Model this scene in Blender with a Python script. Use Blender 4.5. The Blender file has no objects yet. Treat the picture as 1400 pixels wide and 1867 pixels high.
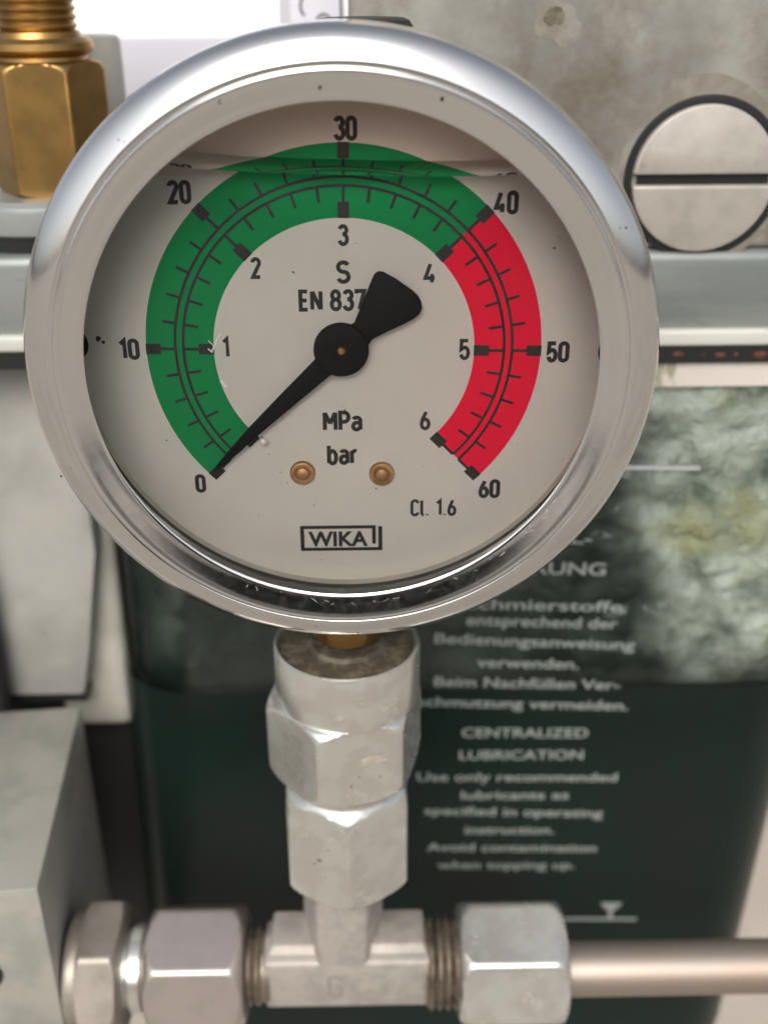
import bpy, bmesh, math, random
from mathutils import Vector, Matrix, noise

# everything below is written in millimetres and built at real size (1 unit = 1 m)
S = 0.001
PI = math.pi
R = math.radians
scene = bpy.context.scene
col = scene.collection
random.seed(7)

# ------------------------------------------------------------------ camera
cam_d = bpy.data.cameras.new('camera')
cam = bpy.data.objects.new('camera', cam_d)
col.objects.link(cam)
RT = Vector((0.99986902, -0.01539231, -0.00500252))
DN = Vector((-0.01133552, -0.44538019, -0.89526979))
FW = Vector((0.01155224, 0.89520923, -0.44549633))
CP = Vector((2.9683, -122.6752, 39.6901))
mw = Matrix(((RT.x, -DN.x, -FW.x, CP.x * S), (RT.y, -DN.y, -FW.y, CP.y * S), (RT.z, -DN.z, -FW.z, CP.z * S), (0, 0, 0, 1)))
cam.matrix_world = mw
cam_d.sensor_fit = 'HORIZONTAL'
cam_d.sensor_width = 9.8
cam_d.lens = 1981.8 / 1400 * 9.8
cam_d.clip_start = 0.002
cam_d.clip_end = 2000
cam_d.dof.use_dof = True
cam_d.dof.focus_distance = 0.128
cam_d.dof.aperture_fstop = cam_d.lens / 2.15
scene.camera = cam

# ------------------------------------------------------------------ sky and sun
SUN_EL, SUN_AZ = R(42), R(-170)          # azimuth measured from +Y towards +X
w = bpy.data.worlds.new('World')
scene.world = w
w.use_nodes = True
nt = w.node_tree
sky = nt.nodes.new('ShaderNodeTexSky')
sky.sky_type = 'NISHITA'
sky.sun_disc = False
sky.sun_elevation = SUN_EL
sky.sun_rotation = SUN_AZ
sky.air_density = 1.0
sky.dust_density = 4.0
sky.ozone_density = 1.0
hs = nt.nodes.new('ShaderNodeHueSaturation')
hs.inputs['Saturation'].default_value = 0.35
bg = nt.nodes['Background']
bg.inputs['Strength'].default_value = 0.10
nt.links.new(sky.outputs[0], hs.inputs['Color'])
nt.links.new(hs.outputs[0], bg.inputs['Color'])

sd = bpy.data.lights.new('sun', 'SUN')
sd.energy = 1.2
sd.angle = R(40)
sd.color = (1.0, 0.945, 0.87)
so = bpy.data.objects.new('sun', sd)
col.objects.link(so)
sdir = Vector((math.cos(SUN_EL) * math.sin(SUN_AZ), math.cos(SUN_EL) * math.cos(SUN_AZ), math.sin(SUN_EL)))
so.rotation_euler = sdir.to_track_quat('Z', 'Y').to_euler()
so.location = sdir * 5

scene.view_settings.view_transform = 'Standard'
scene.view_settings.look = 'None'
scene.view_settings.exposure = 0.7
scene.view_settings.gamma = 1.0
scene.cycles.max_bounces = 14
scene.cycles.transparent_max_bounces = 12
scene.cycles.transmission_bounces = 10

# ------------------------------------------------------------------ materials
def lin(r, g, b):
    f = lambda c: (c / 255 / 12.92) if c <= 10 else ((c / 255 + 0.055) / 1.055) ** 2.4
    return (f(r), f(g), f(b))

def mat(name, c, rough=0.5, metal=0.0, c2=None, vscale=0.12, vpos=(0.4, 0.65), bump=0.0, bscale=1.0,
        dirt=None, dscale=0.3, dpos=(0.58, 0.72), rvar=0.0, stretch=(1, 1, 1), coat=0.0, spec=0.5, scuff=False):
    """colour mottling (c -> c2), patches of dirt with an irregular edge, fine relief; scales are per millimetre"""
    m = bpy.data.materials.new(name)
    m.use_nodes = True
    n, l = m.node_tree.nodes, m.node_tree.links
    b = n['Principled BSDF']
    b.inputs['Roughness'].default_value = rough
    b.inputs['Metallic'].default_value = metal
    b.inputs['Specular IOR Level'].default_value = spec
    if coat:
        b.inputs['Coat Weight'].default_value = coat
        b.inputs['Coat Roughness'].default_value = 0.05
    tc = n.new('ShaderNodeTexCoord')
    mp = n.new('ShaderNodeMapping')
    mp.inputs['Scale'].default_value = tuple(1000 * s for s in stretch)
    l.new(tc.outputs['Object'], mp.inputs['Vector'])
    def nz(scale, detail=5, rg=0.6):
        t = n.new('ShaderNodeTexNoise')
        t.inputs['Scale'].default_value = scale
        t.inputs['Detail'].default_value = detail
        t.inputs['Roughness'].default_value = rg
        l.new(mp.outputs[0], t.inputs['Vector'])
        return t
    def ramp(src, p):
        r = n.new('ShaderNodeMapRange')
        r.inputs['From Min'].default_value, r.inputs['From Max'].default_value = p
        r.interpolation_type = 'SMOOTHSTEP'
        l.new(src, r.inputs['Value'])
        return r
    def mix(fac, a, bb):
        x = n.new('ShaderNodeMix')
        x.data_type = 'RGBA'
        l.new(fac, x.inputs['Factor'])
        for sock, v in ((x.inputs['A'], a), (x.inputs['B'], bb)):
            if isinstance(v, tuple):
                sock.default_value = (*v, 1)
            else:
                l.new(v, sock)
        return x.outputs['Result']
    cur = c
    if c2:
        cur = mix(ramp(nz(vscale).outputs['Fac'], vpos).outputs[0], cur, c2)
    if dirt:
        d = ramp(nz(dscale, 8, 0.7).outputs['Fac'], dpos).outputs[0]
        cur = mix(d, cur, dirt)
        rr = n.new('ShaderNodeMapRange')
        rr.inputs['To Min'].default_value, rr.inputs['To Max'].default_value = rough, max(rough, 0.75)
        l.new(d, rr.inputs['Value'])
        l.new(rr.outputs[0], b.inputs['Roughness'])
        if metal:
            mm = n.new('ShaderNodeMapRange')
            mm.inputs['To Min'].default_value, mm.inputs['To Max'].default_value = metal, 0.1
            l.new(d, mm.inputs['Value'])
            l.new(mm.outputs[0], b.inputs['Metallic'])
    elif rvar:
        rr = n.new('ShaderNodeMapRange')
        rr.inputs['From Min'].default_value, rr.inputs['From Max'].default_value = 0.3, 0.7
        rr.inputs['To Min'].default_value, rr.inputs['To Max'].default_value = max(0.02, rough - rvar), rough + rvar
        l.new(nz(0.8, 8, 0.75).outputs['Fac'], rr.inputs['Value'])
        l.new(rr.outputs[0], b.inputs['Roughness'])
    if scuff:
        k = ramp(nz(2.6, 3, 0.5).outputs['Fac'], (0.675, 0.70)).outputs[0]
        cur = mix(k, cur, (0.12, 0.10, 0.085))
    if isinstance(cur, tuple):
        b.inputs['Base Color'].default_value = (*cur, 1)
    else:
        l.new(cur, b.inputs['Base Color'])
    if bump:
        bp = n.new('ShaderNodeBump')
        bp.inputs['Strength'].default_value = 1.0
        bp.inputs['Distance'].default_value = bump * S
        l.new(nz(bscale, 6, 0.65).outputs['Fac'], bp.inputs['Height'])
        l.new(bp.outputs[0], b.inputs['Normal'])
    return m

def clear(name, tint, ior=1.47, gloss=0.03):
    """thin clear pane or wall: straight-through transmission plus Fresnel reflection"""
    m = bpy.data.materials.new(name)
    m.use_nodes = True
    n, l = m.node_tree.nodes, m.node_tree.links
    n.remove(n['Principled BSDF'])
    t = n.new('ShaderNodeBsdfTransparent')
    t.inputs['Color'].default_value = (*tint, 1)
    g = n.new('ShaderNodeBsdfGlossy')
    g.inputs['Roughness'].default_value = gloss
    f = n.new('ShaderNodeFresnel')
    f.inputs['IOR'].default_value = ior
    x = n.new('ShaderNodeMixShader')
    l.new(f.outputs[0], x.inputs[0])
    l.new(t.outputs[0], x.inputs[1])
    l.new(g.outputs[0], x.inputs[2])
    l.new(x.outputs[0], n['Material Output'].inputs['Surface'])
    return m

def liquid(name, tint, ior):
    m = bpy.data.materials.new(name)
    m.use_nodes = True
    n, l = m.node_tree.nodes, m.node_tree.links
    n.remove(n['Principled BSDF'])
    t = n.new('ShaderNodeBsdfRefraction')
    t.inputs['Color'].default_value = (*tint, 1)
    t.inputs['IOR'].default_value = ior
    t.inputs['Roughness'].default_value = 0.0
    g = n.new('ShaderNodeBsdfGlossy')
    g.inputs['Roughness'].default_value = 0.22
    f = n.new('ShaderNodeFresnel')
    f.inputs['IOR'].default_value = ior
    # outer-face reflection is cut to a quarter to hold back haze on the dial; the inner face keeps total reflection
    ge = n.new('ShaderNodeNewGeometry')
    k = n.new('ShaderNodeMath'); k.operation = 'MULTIPLY_ADD'
    k.inputs[1].default_value, k.inputs[2].default_value = 0.75, 0.25
    l.new(ge.outputs['Backfacing'], k.inputs[0])
    fm = n.new('ShaderNodeMath'); fm.operation = 'MULTIPLY'
    l.new(f.outputs[0], fm.inputs[0]); l.new(k.outputs[0], fm.inputs[1])
    x = n.new('ShaderNodeMixShader')
    l.new(fm.outputs[0], x.inputs[0])
    l.new(t.outputs[0], x.inputs[1])
    l.new(g.outputs[0], x.inputs[2])
    l.new(x.outputs[0], n['Material Output'].inputs['Surface'])
    return m

STEEL = mat('polished_steel', (0.72, 0.71, 0.695), 0.105, 1.0, bump=0.004, bscale=6.0, rvar=0.05)
CASE = mat('case_steel', (0.55, 0.54, 0.52), 0.3, 1.0, bump=0.004, bscale=2.0)
ZINC = mat('zinc_plating', (0.74, 0.75, 0.70), 0.26, 0.86, c2=(0.68, 0.655, 0.615), vscale=0.22, vpos=(0.42, 0.58), bump=0.005, bscale=1.8, rvar=0.08,
           dirt=(0.40, 0.34, 0.26), dscale=0.3, dpos=(0.60, 0.76), scuff=False)
STAMPM = mat('stamp_shade', (0.33, 0.30, 0.27), 0.6, 0.5)  # flat letters; the shade of the stamped relief is painted as a darker tone
STAMPZ = mat('stamp_shade_zinc', (0.46, 0.45, 0.41), 0.42, 0.8)  # relief shade of the zinc stamping, put into the letter colour
THREAD = mat('oily_thread', (0.20, 0.165, 0.13), 0.45, 0.6, c2=(0.10, 0.08, 0.06), vscale=0.4)
ZINC_OLD = mat('dull_zinc', (0.38, 0.34, 0.30), 0.48, 0.7, c2=(0.30, 0.275, 0.235), vscale=0.2, bump=0.04, bscale=1.2,
               dirt=(0.12, 0.09, 0.06), dscale=0.25, dpos=(0.6, 0.75))
FORGED = mat('forged_steel', (0.44, 0.40, 0.365), 0.62, 0.5, c2=(0.36, 0.33, 0.30), vscale=0.3, bump=0.06, bscale=1.6,
             dirt=(0.10, 0.08, 0.06), dscale=0.3, dpos=(0.64, 0.76))
TUBE = mat('steel_tube', (0.40, 0.35, 0.305), 0.5, 0.9, c2=(0.42, 0.33, 0.27), vscale=0.15, bump=0.015, bscale=0.8, stretch=(0.25, 1, 1))
BRASS = mat('brass', (0.44, 0.265, 0.09), 0.36, 1.0, c2=(0.34, 0.21, 0.075), vscale=0.2, bump=0.01, bscale=1.5)
BRASS_D = mat('dull_brass', (0.55, 0.34, 0.18), 0.5, 0.9, c2=(0.40, 0.23, 0.11), vscale=0.5, bump=0.01, bscale=1.5)
GRIME = mat('grime', (0.075, 0.062, 0.045), 0.6, 0.0, c2=(0.16, 0.14, 0.10), vscale=0.5, bump=0.15, bscale=0.9)
RUBBER = mat('black_rubber', (0.012, 0.012, 0.012), 0.55, 0.0, bump=0.01, bscale=2.0)
DIAL = mat('dial_enamel', (0.645, 0.615, 0.57), 0.5, 0.0, c2=(0.625, 0.597, 0.555), vscale=0.1)
GREEN = mat('green_print', (0.0, 0.235, 0.072), 0.6, spec=0.2)
RED = mat('red_print', (0.84, 0.006, 0.045), 0.6, spec=0.2)
INK = mat('black_print', (0.012, 0.011, 0.011), 0.5)
SPECK = mat('dirt_speck', (0.03, 0.025, 0.02), 0.8)
POINTER = mat('pointer_enamel', (0.007, 0.007, 0.007), 0.6, spec=0.15)
WINDOW = clear('window_glass', (1.0, 1.0, 1.0), 1.12, 0.0)
GLYC = liquid('glycerine', (0.99, 0.985, 0.97), 1.47)
BUBBLE = mat('scuffed_white', (0.8, 0.8, 0.76), 0.3)
CAST = mat('cast_block', (0.34, 0.33, 0.295), 0.5, 0.3, c2=(0.215, 0.21, 0.19), vscale=0.045, vpos=(0.38, 0.62), bump=0.05, bscale=0.6,
           dirt=(0.13, 0.108, 0.08), dscale=0.06, dpos=(0.44, 0.74))
FLANGE = mat('machined_flange', (0.29, 0.305, 0.295), 0.45, 0.5, c2=(0.20, 0.225, 0.215), vscale=0.08, bump=0.02, bscale=0.6, stretch=(0.2, 1, 1), dirt=(0.10, 0.10, 0.075), dscale=0.22, dpos=(0.6, 0.74))
SCREW = mat('screw_face', (0.43, 0.40, 0.36), 0.5, 0.3, c2=(0.37, 0.345, 0.31), vscale=0.2, bump=0.03, bscale=1.0, dirt=(0.22, 0.19, 0.145), dscale=0.3, dpos=(0.6, 0.8))
DARKGAP = mat('dark_oily', (0.012, 0.014, 0.014), 0.35, 0.0)
RUST = mat('rust', (0.11, 0.032, 0.018), 0.7, 0.0, c2=(0.035, 0.02, 0.014), vscale=0.35, vpos=(0.45, 0.55))
HOUSING = mat('grey_paint', (0.36, 0.35, 0.325), 0.45, 0.0, c2=(0.28, 0.275, 0.255), vscale=0.05, bump=0.02, bscale=0.5,
              dirt=(0.14, 0.12, 0.09), dscale=0.2, dpos=(0.68, 0.8))
PALE = mat('pale_paint', (0.50, 0.485, 0.43), 0.4, 0.0, c2=(0.40, 0.39, 0.34), vscale=0.06)
MANIF = mat('manifold_steel', (0.45, 0.435, 0.39), 0.48, 0.5, c2=(0.36, 0.36, 0.325), vscale=0.12, bump=0.06, bscale=0.9,
            dirt=(0.16, 0.15, 0.11), dscale=0.35, dpos=(0.66, 0.8))
WHITE = mat('white_paint', (0.86, 0.85, 0.86), 0.5, 0.0, c2=(0.82, 0.81, 0.82), vscale=0.03)
WHITE_SHADED = mat('shaded_white', (0.50, 0.495, 0.54), 0.5, 0.0, c2=(0.48, 0.475, 0.52), vscale=0.03)  # darker lavender copy of the cover white; its shade is in the colour
STICKER = mat('sticker_paper', (0.74, 0.73, 0.80), 0.5)
TEXTINK = mat('marker_ink', (0.07, 0.07, 0.09), 0.6)
LABEL = mat('dark_green_label', (0.0055, 0.0145, 0.0115), 0.30, 0.0, c2=(0.0085, 0.012, 0.0108), vscale=0.04, coat=0.0, spec=0.2)
PRINT = mat('white_print', (0.27, 0.305, 0.285), 0.6)
TANK = clear('clear_green_plastic', (0.86, 0.92, 0.88), 1.45, 0.22)
DARK_STRIP = mat('added_strip_dark', (0.055, 0.053, 0.050), 0.9)
GROUND = mat('pale_gravel', (0.36, 0.325, 0.28), 0.9, c2=(0.30, 0.27, 0.235), vscale=0.002, bump=0.5, bscale=0.05)
DARK_BELT = mat('added_belt_dark', (0.030, 0.038, 0.022), 0.6)

def grease_mat():
    m = bpy.data.materials.new('grease')
    m.use_nodes = True
    n, l = m.node_tree.nodes, m.node_tree.links
    b = n['Principled BSDF']
    b.inputs['Roughness'].default_value = 0.16
    tc = n.new('ShaderNodeTexCoord')
    mp = n.new('ShaderNodeMapping')
    mp.inputs['Scale'].default_value = (1000, 1000, 1000)
    l.new(tc.outputs['Object'], mp.inputs['Vector'])
    def noise_(scale, off, detail=4):
        a = n.new('ShaderNodeVectorMath')
        a.operation = 'ADD'
        a.inputs[1].default_value = off
        l.new(mp.outputs[0], a.inputs[0])
        t = n.new('ShaderNodeTexNoise')
        t.inputs['Scale'].default_value = scale
        t.inputs['Detail'].default_value = detail
        t.inputs['Distortion'].default_value = 0.25
        l.new(a.outputs[0], t.inputs['Vector'])
        return t.outputs['Fac']
    r1 = n.new('ShaderNodeValToRGB')
    e = r1.color_ramp.elements
    e[0].position, e[0].color = 0.27, (0.13, 0.165, 0.14, 1)
    e[1].position, e[1].color = 0.66, (0.88, 0.88, 0.84, 1)
    x = e.new(0.38); x.color = (0.37, 0.39, 0.355, 1)
    x = e.new(0.47); x.color = (0.58, 0.585, 0.535, 1)
    x = e.new(0.56); x.color = (0.75, 0.755, 0.735, 1)
    l.new(noise_(0.12, (0, 0, 0), 3), r1.inputs['Fac'])
    mx = n.new('ShaderNodeMix')
    mx.data_type = 'RGBA'
    mr = n.new('ShaderNodeMapRange')
    mr.inputs['From Min'].default_value, mr.inputs['From Max'].default_value = 0.52, 0.66
    l.new(noise_(0.07, (31, 7, 3), 3), mr.inputs['Value'])
    l.new(mr.outputs[0], mx.inputs['Factor'])
    l.new(r1.outputs[0], mx.inputs['A'])
    mx.inputs['B'].default_value = (0.55, 0.52, 0.33, 1)
    # the old dark grease fills the lower left of the cup, the pale fresh grease the upper right
    sx = n.new('ShaderNodeSeparateXYZ')
    l.new(mp.outputs[0], sx.inputs[0])
    ad = n.new('ShaderNodeMath'); ad.operation = 'MULTIPLY_ADD'
    ad.inputs[1].default_value = 0.3
    l.new(sx.outputs['Z'], ad.inputs[0]); l.new(sx.outputs['X'], ad.inputs[2])
    nd = n.new('ShaderNodeMath'); nd.operation = 'MULTIPLY_ADD'
    nd.inputs[1].default_value = 22.0
    l.new(noise_(0.07, (3, 40, 9), 2), nd.inputs[0]); l.new(ad.outputs[0], nd.inputs[2])
    m2 = n.new('ShaderNodeMapRange')
    m2.inputs['From Min'].default_value, m2.inputs['From Max'].default_value = 66.0, 86.0
    m2.interpolation_type = 'SMOOTHSTEP'
    l.new(nd.outputs[0], m2.inputs['Value'])
    r2 = n.new('ShaderNodeValToRGB')
    e = r2.color_ramp.elements
    e[0].position, e[0].color = 0.40, (0.008, 0.018, 0.0145, 1)
    e[1].position, e[1].color = 0.72, (0.042, 0.062, 0.054, 1)
    l.new(noise_(0.13, (11, 2, 50), 5), r2.inputs['Fac'])
    m3 = n.new('ShaderNodeMix')
    m3.data_type = 'RGBA'
    l.new(m2.outputs[0], m3.inputs['Factor'])
    l.new(r2.outputs[0], m3.inputs['A'])
    l.new(mx.outputs['Result'], m3.inputs['B'])
    # and dark oil has settled at the bottom with an uneven edge
    zd = n.new('ShaderNodeMath'); zd.operation = 'MULTIPLY_ADD'
    zd.inputs[1].default_value = 16.0
    l.new(noise_(0.055, (70, 1, 4), 3), zd.inputs[0]); l.new(sx.outputs['Z'], zd.inputs[2])
    m4 = n.new('ShaderNodeMapRange')
    m4.inputs['From Min'].default_value, m4.inputs['From Max'].default_value = 88.0, 103.0
    m4.interpolation_type = 'SMOOTHSTEP'
    l.new(zd.outputs[0], m4.inputs['Value'])
    m5 = n.new('ShaderNodeMix')
    m5.data_type = 'RGBA'
    l.new(m4.outputs[0], m5.inputs['Factor'])
    m5.inputs['A'].default_value = (0.006, 0.014, 0.011, 1)
    l.new(m3.outputs['Result'], m5.inputs['B'])
    l.new(m5.outputs['Result'], b.inputs['Base Color'])
    bp = n.new('ShaderNodeBump')
    bp.inputs['Distance'].default_value = 2.6 * S
    hm = n.new('ShaderNodeMath'); hm.operation = 'MULTIPLY'
    l.new(noise_(0.35, (5, 5, 5), 4), hm.inputs[0]); l.new(m2.outputs[0], hm.inputs[1])
    l.new(hm.outputs[0], bp.inputs['Height'])
    l.new(bp.outputs[0], b.inputs['Normal'])
    return m
GREASE = grease_mat()

# ------------------------------------------------------------------ object helpers
ORIGIN = {}
def tag(o, label=None, cat=None, group=None, kind=None):
    for k, v in (('label', label), ('category', cat), ('group', group), ('kind', kind)):
        if v:
            o[k] = v
    return o

def thing(name, base, label, cat, group=None):
    o = bpy.data.objects.new(name, None)
    o.empty_display_size = 0.005
    col.objects.link(o)
    o.location = Vector(base) * S
    ORIGIN[o.name] = Vector(base)
    return tag(o, label, cat, group)

def obj(name, vf, m, parent=None, base=None, smooth=32):
    verts, faces = vf
    org = ORIGIN[parent.name] if parent is not None else Vector(base or (0, 0, 0))
    me = bpy.data.meshes.new(name)
    me.from_pydata([((Vector(v) - org) * S)[:] for v in verts], [], faces)
    bm = bmesh.new()
    bm.from_mesh(me)
    bmesh.ops.recalc_face_normals(bm, faces=bm.faces)
    bm.to_mesh(me)
    bm.free()
    me.materials.append(m)
    if smooth:
        me.polygons.foreach_set('use_smooth', [True] * len(me.polygons))
        me.set_sharp_from_angle(angle=R(smooth))
    o = bpy.data.objects.new(name, me)
    col.objects.link(o)
    if parent is not None:
        o.parent = parent
    else:
        o.location = org * S
    ORIGIN[o.name] = org
    return o

def join(*parts):
    V, F = [], []
    for v, f in parts:
        k = len(V)
        V += list(v)
        F += [tuple(i + k for i in q) for q in f]
    return V, F

def ax(axis, c, r, th, a):
    x, y = r * math.cos(th), r * math.sin(th)
    if axis == 'Y':
        return (c[0] + x, c[1] + a, c[2] + y)
    if axis == 'X':
        return (c[0] + a, c[1] + x, c[2] + y)
    return (c[0] + x, c[1] + y, c[2] + a)

def lathe(prof, axis, c=(0, 0, 0), n=96, closed=False):
    V, F, rows = [], [], []
    for r, a in prof:
        if r < 1e-6:
            rows.append([len(V)] * n)
            V.append(ax(axis, c, 0, 0, a))
        else:
            rows.append(list(range(len(V), len(V) + n)))
            V += [ax(axis, c, r, 2 * PI * i / n, a) for i in range(n)]
    pairs = list(zip(rows, rows[1:])) + ([(rows[-1], rows[0])] if closed else [])
    for p, q in pairs:
        for i in range(n):
            j = (i + 1) % n
            f = []
            for v in (p[i], p[j], q[j], q[i]):
                if v not in f:
                    f.append(v)
            if len(f) > 2:
                F.append(tuple(f))
    return V, F

def rod(axis, c, r, a0, a1, n=48, bev=0.3):
    return lathe([(0, a0), (r - bev, a0), (r - bev * .3, a0 + bev * .3), (r, a0 + bev), (r, a1 - bev), (r - bev * .3, a1 - bev * .3), (r - bev, a1), (0, a1)], axis, c, n)

def hexnut(axis, c, a0, a1, af, phase, ch0=(0.92, 1.2), ch1=(0.92, 1.2), hole=None):
    """hexagon bar piece with turned (rounded) chamfers at both ends; ch = (end radius / half flats, depth)"""
    n = 144
    half, rc = af / 2, af / 2 / math.cos(R(30)) * 0.985
    def hx(th):
        t = (th - phase + R(30)) % R(60) - R(30)
        return min(half / math.cos(t), rc)
    L = a1 - a0
    st = sorted(set([0, .04, .1, .2, .35, .5, .7, .9, 1.0]))
    rows = [(a0 + ch0[1] * s, half * ch0[0] + (rc - half * ch0[0]) * math.sqrt(1 - (1 - s) ** 2)) for s in st]
    rows += [(a1 - ch1[1] * s, half * ch1[0] + (rc - half * ch1[0]) * math.sqrt(1 - (1 - s) ** 2)) for s in reversed(st)]
    V, F = [], []
    for a, lim in rows:
        V += [ax(axis, c, min(hx(2 * PI * i / n), lim), 2 * PI * i / n, a) for i in range(n)]
    for k in range(len(rows) - 1):
        for i in range(n):
            j = (i + 1) % n
            F.append((k * n + i, k * n + j, k * n + n + j, k * n + n + i))
    h = hole or half * 0.45
    for k, a in ((0, a0), (len(rows) - 1, a1)):
        b = len(V)
        V += [ax(axis, c, h, 2 * PI * i / n, a) for i in range(n)]
        b2 = len(V)
        V.append(ax(axis, c, 0, 0, a))
        for i in range(n):
            j = (i + 1) % n
            F.append((k * n + i, k * n + j, b + j, b + i))
            F.append((b + i, b + j, b2))
    return V, F

def box(x0, x1, y0, y1, z0, z1, bev=0.0, seg=2):
    bm = bmesh.new()
    bmesh.ops.create_cube(bm, size=1)
    for v in bm.verts:
        v.co = Vector(((x0 + x1) / 2 + v.co.x * (x1 - x0), (y0 + y1) / 2 + v.co.y * (y1 - y0), (z0 + z1) / 2 + v.co.z * (z1 - z0)))
    if bev:
        bmesh.ops.bevel(bm, geom=bm.edges[:], offset=bev, segments=seg, profile=0.5, affect='EDGES')
    return grab(bm)

def grab(bm):
    bm.verts.index_update()
    V = [v.co[:] for v in bm.verts]
    F = [tuple(v.index for v in f.verts) for f in bm.faces]
    bm.free()
    return V, F

def prism(outline, y0, y1, bev=0.0):
    """outline in (x, z), extruded along Y"""
    n = len(outline)
    V = [(x, y0, z) for x, z in outline] + [(x, y1, z) for x, z in outline]
    F = [tuple(range(n)), tuple(range(2 * n - 1, n - 1, -1))] + [(i, (i + 1) % n, n + (i + 1) % n, n + i) for i in range(n)]
    if bev:
        bm = bmesh.new()
        vs = [bm.verts.new(v) for v in V]
        for f in F:
            bm.faces.new([vs[i] for i in f])
        bmesh.ops.recalc_face_normals(bm, faces=bm.faces)
        bmesh.ops.bevel(bm, geom=bm.edges[:], offset=bev, segments=2, profile=0.5, affect='EDGES')
        return grab(bm)
    return V, F

def sector(r0, r1, a0, a1, y, n=120):
    V, F = [], []
    for i in range(n + 1):
        t = R(a0 + (a1 - a0) * i / n)
        V += [(r0 * math.cos(t), y, r0 * math.sin(t)), (r1 * math.cos(t), y, r1 * math.sin(t))]
    for i in range(n):
        F.append((2 * i, 2 * i + 1, 2 * i + 3, 2 * i + 2))
    return V, F

def radial(r0, r1, deg, wd, y):
    t = R(deg)
    u, v = Vector((math.cos(t), 0, math.sin(t))), Vector((-math.sin(t), 0, math.cos(t)))
    p = [u * r0 - v * wd / 2, u * r1 - v * wd / 2, u * r1 + v * wd / 2, u * r0 + v * wd / 2]
    return [(q.x, y, q.z) for q in p], [(0, 1, 2, 3)]

# ---- stroke lettering: narrow technical capitals with one pen width
def arc(cx, cy, rx, ry, a0, a1, n=14):
    return [(cx + rx * math.cos(R(a0 + (a1 - a0) * i / n)), cy + ry * math.sin(R(a0 + (a1 - a0) * i / n))) for i in range(n + 1)]
def stadium(r, h):
    return arc(r, h - r, r, r, 0, 180) + arc(r, r, r, r, 180, 360) + [(2 * r, h - r)]
G = {
    '0': (0.40, [stadium(0.20, 1)]),
    '1': (0.26, [[(0.0, 0.80), (0.22, 1.0), (0.22, 0.0)]]),
    '2': (0.40, [arc(0.20, 0.79, 0.20, 0.21, 175, -25) + [(0.0, 0.0), (0.42, 0.0)]]),
    '3': (0.40, [arc(0.20, 0.78, 0.19, 0.22, 165, -80) + [(0.16, 0.555)], [(0.16, 0.545)] + arc(0.20, 0.275, 0.21, 0.275, 85, -165)]),
    '4': (0.44, [[(0.24, 1.0), (0.0, 0.24), (0.46, 0.24)], [(0.33, 0.46), (0.33, 0.0)]]),
    '5': (0.40, [[(0.38, 1.0), (0.03, 1.0), (0.01, 0.50)] + arc(0.20, 0.31, 0.20, 0.31, 130, -165)]),
    '6': (0.40, [arc(0.20, 0.28, 0.20, 0.28, 0, 360, 24), [(0.0, 0.30), (0.05, 0.55), (0.25, 1.0)]]),
    '7': (0.40, [[(0.0, 0.86), (0.0, 1.0), (0.40, 1.0), (0.14, 0.0)]]),
    '8': (0.40, [arc(0.20, 0.77, 0.18, 0.23, -90, 270, 24), arc(0.20, 0.275, 0.21, 0.275, 90, 450, 24)]),
    'S': (0.44, [arc(0.22, 0.76, 0.21, 0.24, 25, 250) + arc(0.22, 0.26, 0.22, 0.26, 65, -160)]),
    'E': (0.36, [[(0.36, 1.0), (0.0, 1.0), (0.0, 0.0), (0.36, 0.0)], [(0.0, 0.51), (0.32, 0.51)]]),
    'N': (0.44, [[(0.0, 0.0), (0.0, 1.0)], [(0.02, 0.98), (0.42, 0.02)], [(0.44, 0.0), (0.44, 1.0)]]),
    'M': (0.54, [[(0.0, 0.0), (0.0, 1.0)], [(0.02, 0.98), (0.27, 0.36)], [(0.27, 0.36), (0.52, 0.98)], [(0.54, 0.0), (0.54, 1.0)]]),
    'P': (0.40, [[(0.0, 0.0), (0.0, 1.0), (0.20, 1.0)] + arc(0.20, 0.73, 0.21, 0.27, 90, -90) + [(0.0, 0.46)]]),
    'a': (0.36, [arc(0.18, 0.52, 0.18, 0.18, 155, 0) + [(0.36, 0.0)], [(0.36, 0.40), (0.18, 0.40)] + arc(0.17, 0.20, 0.17, 0.20, 90, 270) + [(0.20, 0.0), (0.36, 0.12)]]),
    'b': (0.38, [[(0.0, 1.0), (0.0, 0.0)], arc(0.19, 0.34, 0.19, 0.36, 170, -180, 20)]),
    'r': (0.26, [[(0.0, 0.70), (0.0, 0.0)], arc(0.20, 0.46, 0.20, 0.24, 180, 75)]),
    'C': (0.40, [arc(0.20, 0.80, 0.20, 0.20, 5, 180) + arc(0.20, 0.20, 0.20, 0.20, 180, 355)]),
    'l': (0.12, [[(0.0, 1.0), (0.0, 0.10), (0.10, 0.0), (0.14, 0.0)]]),
    '.': (0.04, [[(0.0, -0.02), (0.0, 0.06)]]),
    'G': (0.42, [arc(0.21, 0.79, 0.21, 0.21, 10, 180) + arc(0.21, 0.21, 0.21, 0.21, 180, 355) + [(0.42, 0.46), (0.24, 0.46)]]),
    'U': (0.40, [[(0.0, 1.0)] + arc(0.20, 0.21, 0.20, 0.21, 180, 360) + [(0.40, 1.0)]]),
    'L': (0.34, [[(0.0, 1.0), (0.0, 0.0), (0.34, 0.0)]]),
    ':': (0.04, [[(0.0, 0.0), (0.0, 0.1)], [(0.0, 0.9), (0.0, 1.0)]]),
    ' ': (0.10, []),
}
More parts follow.
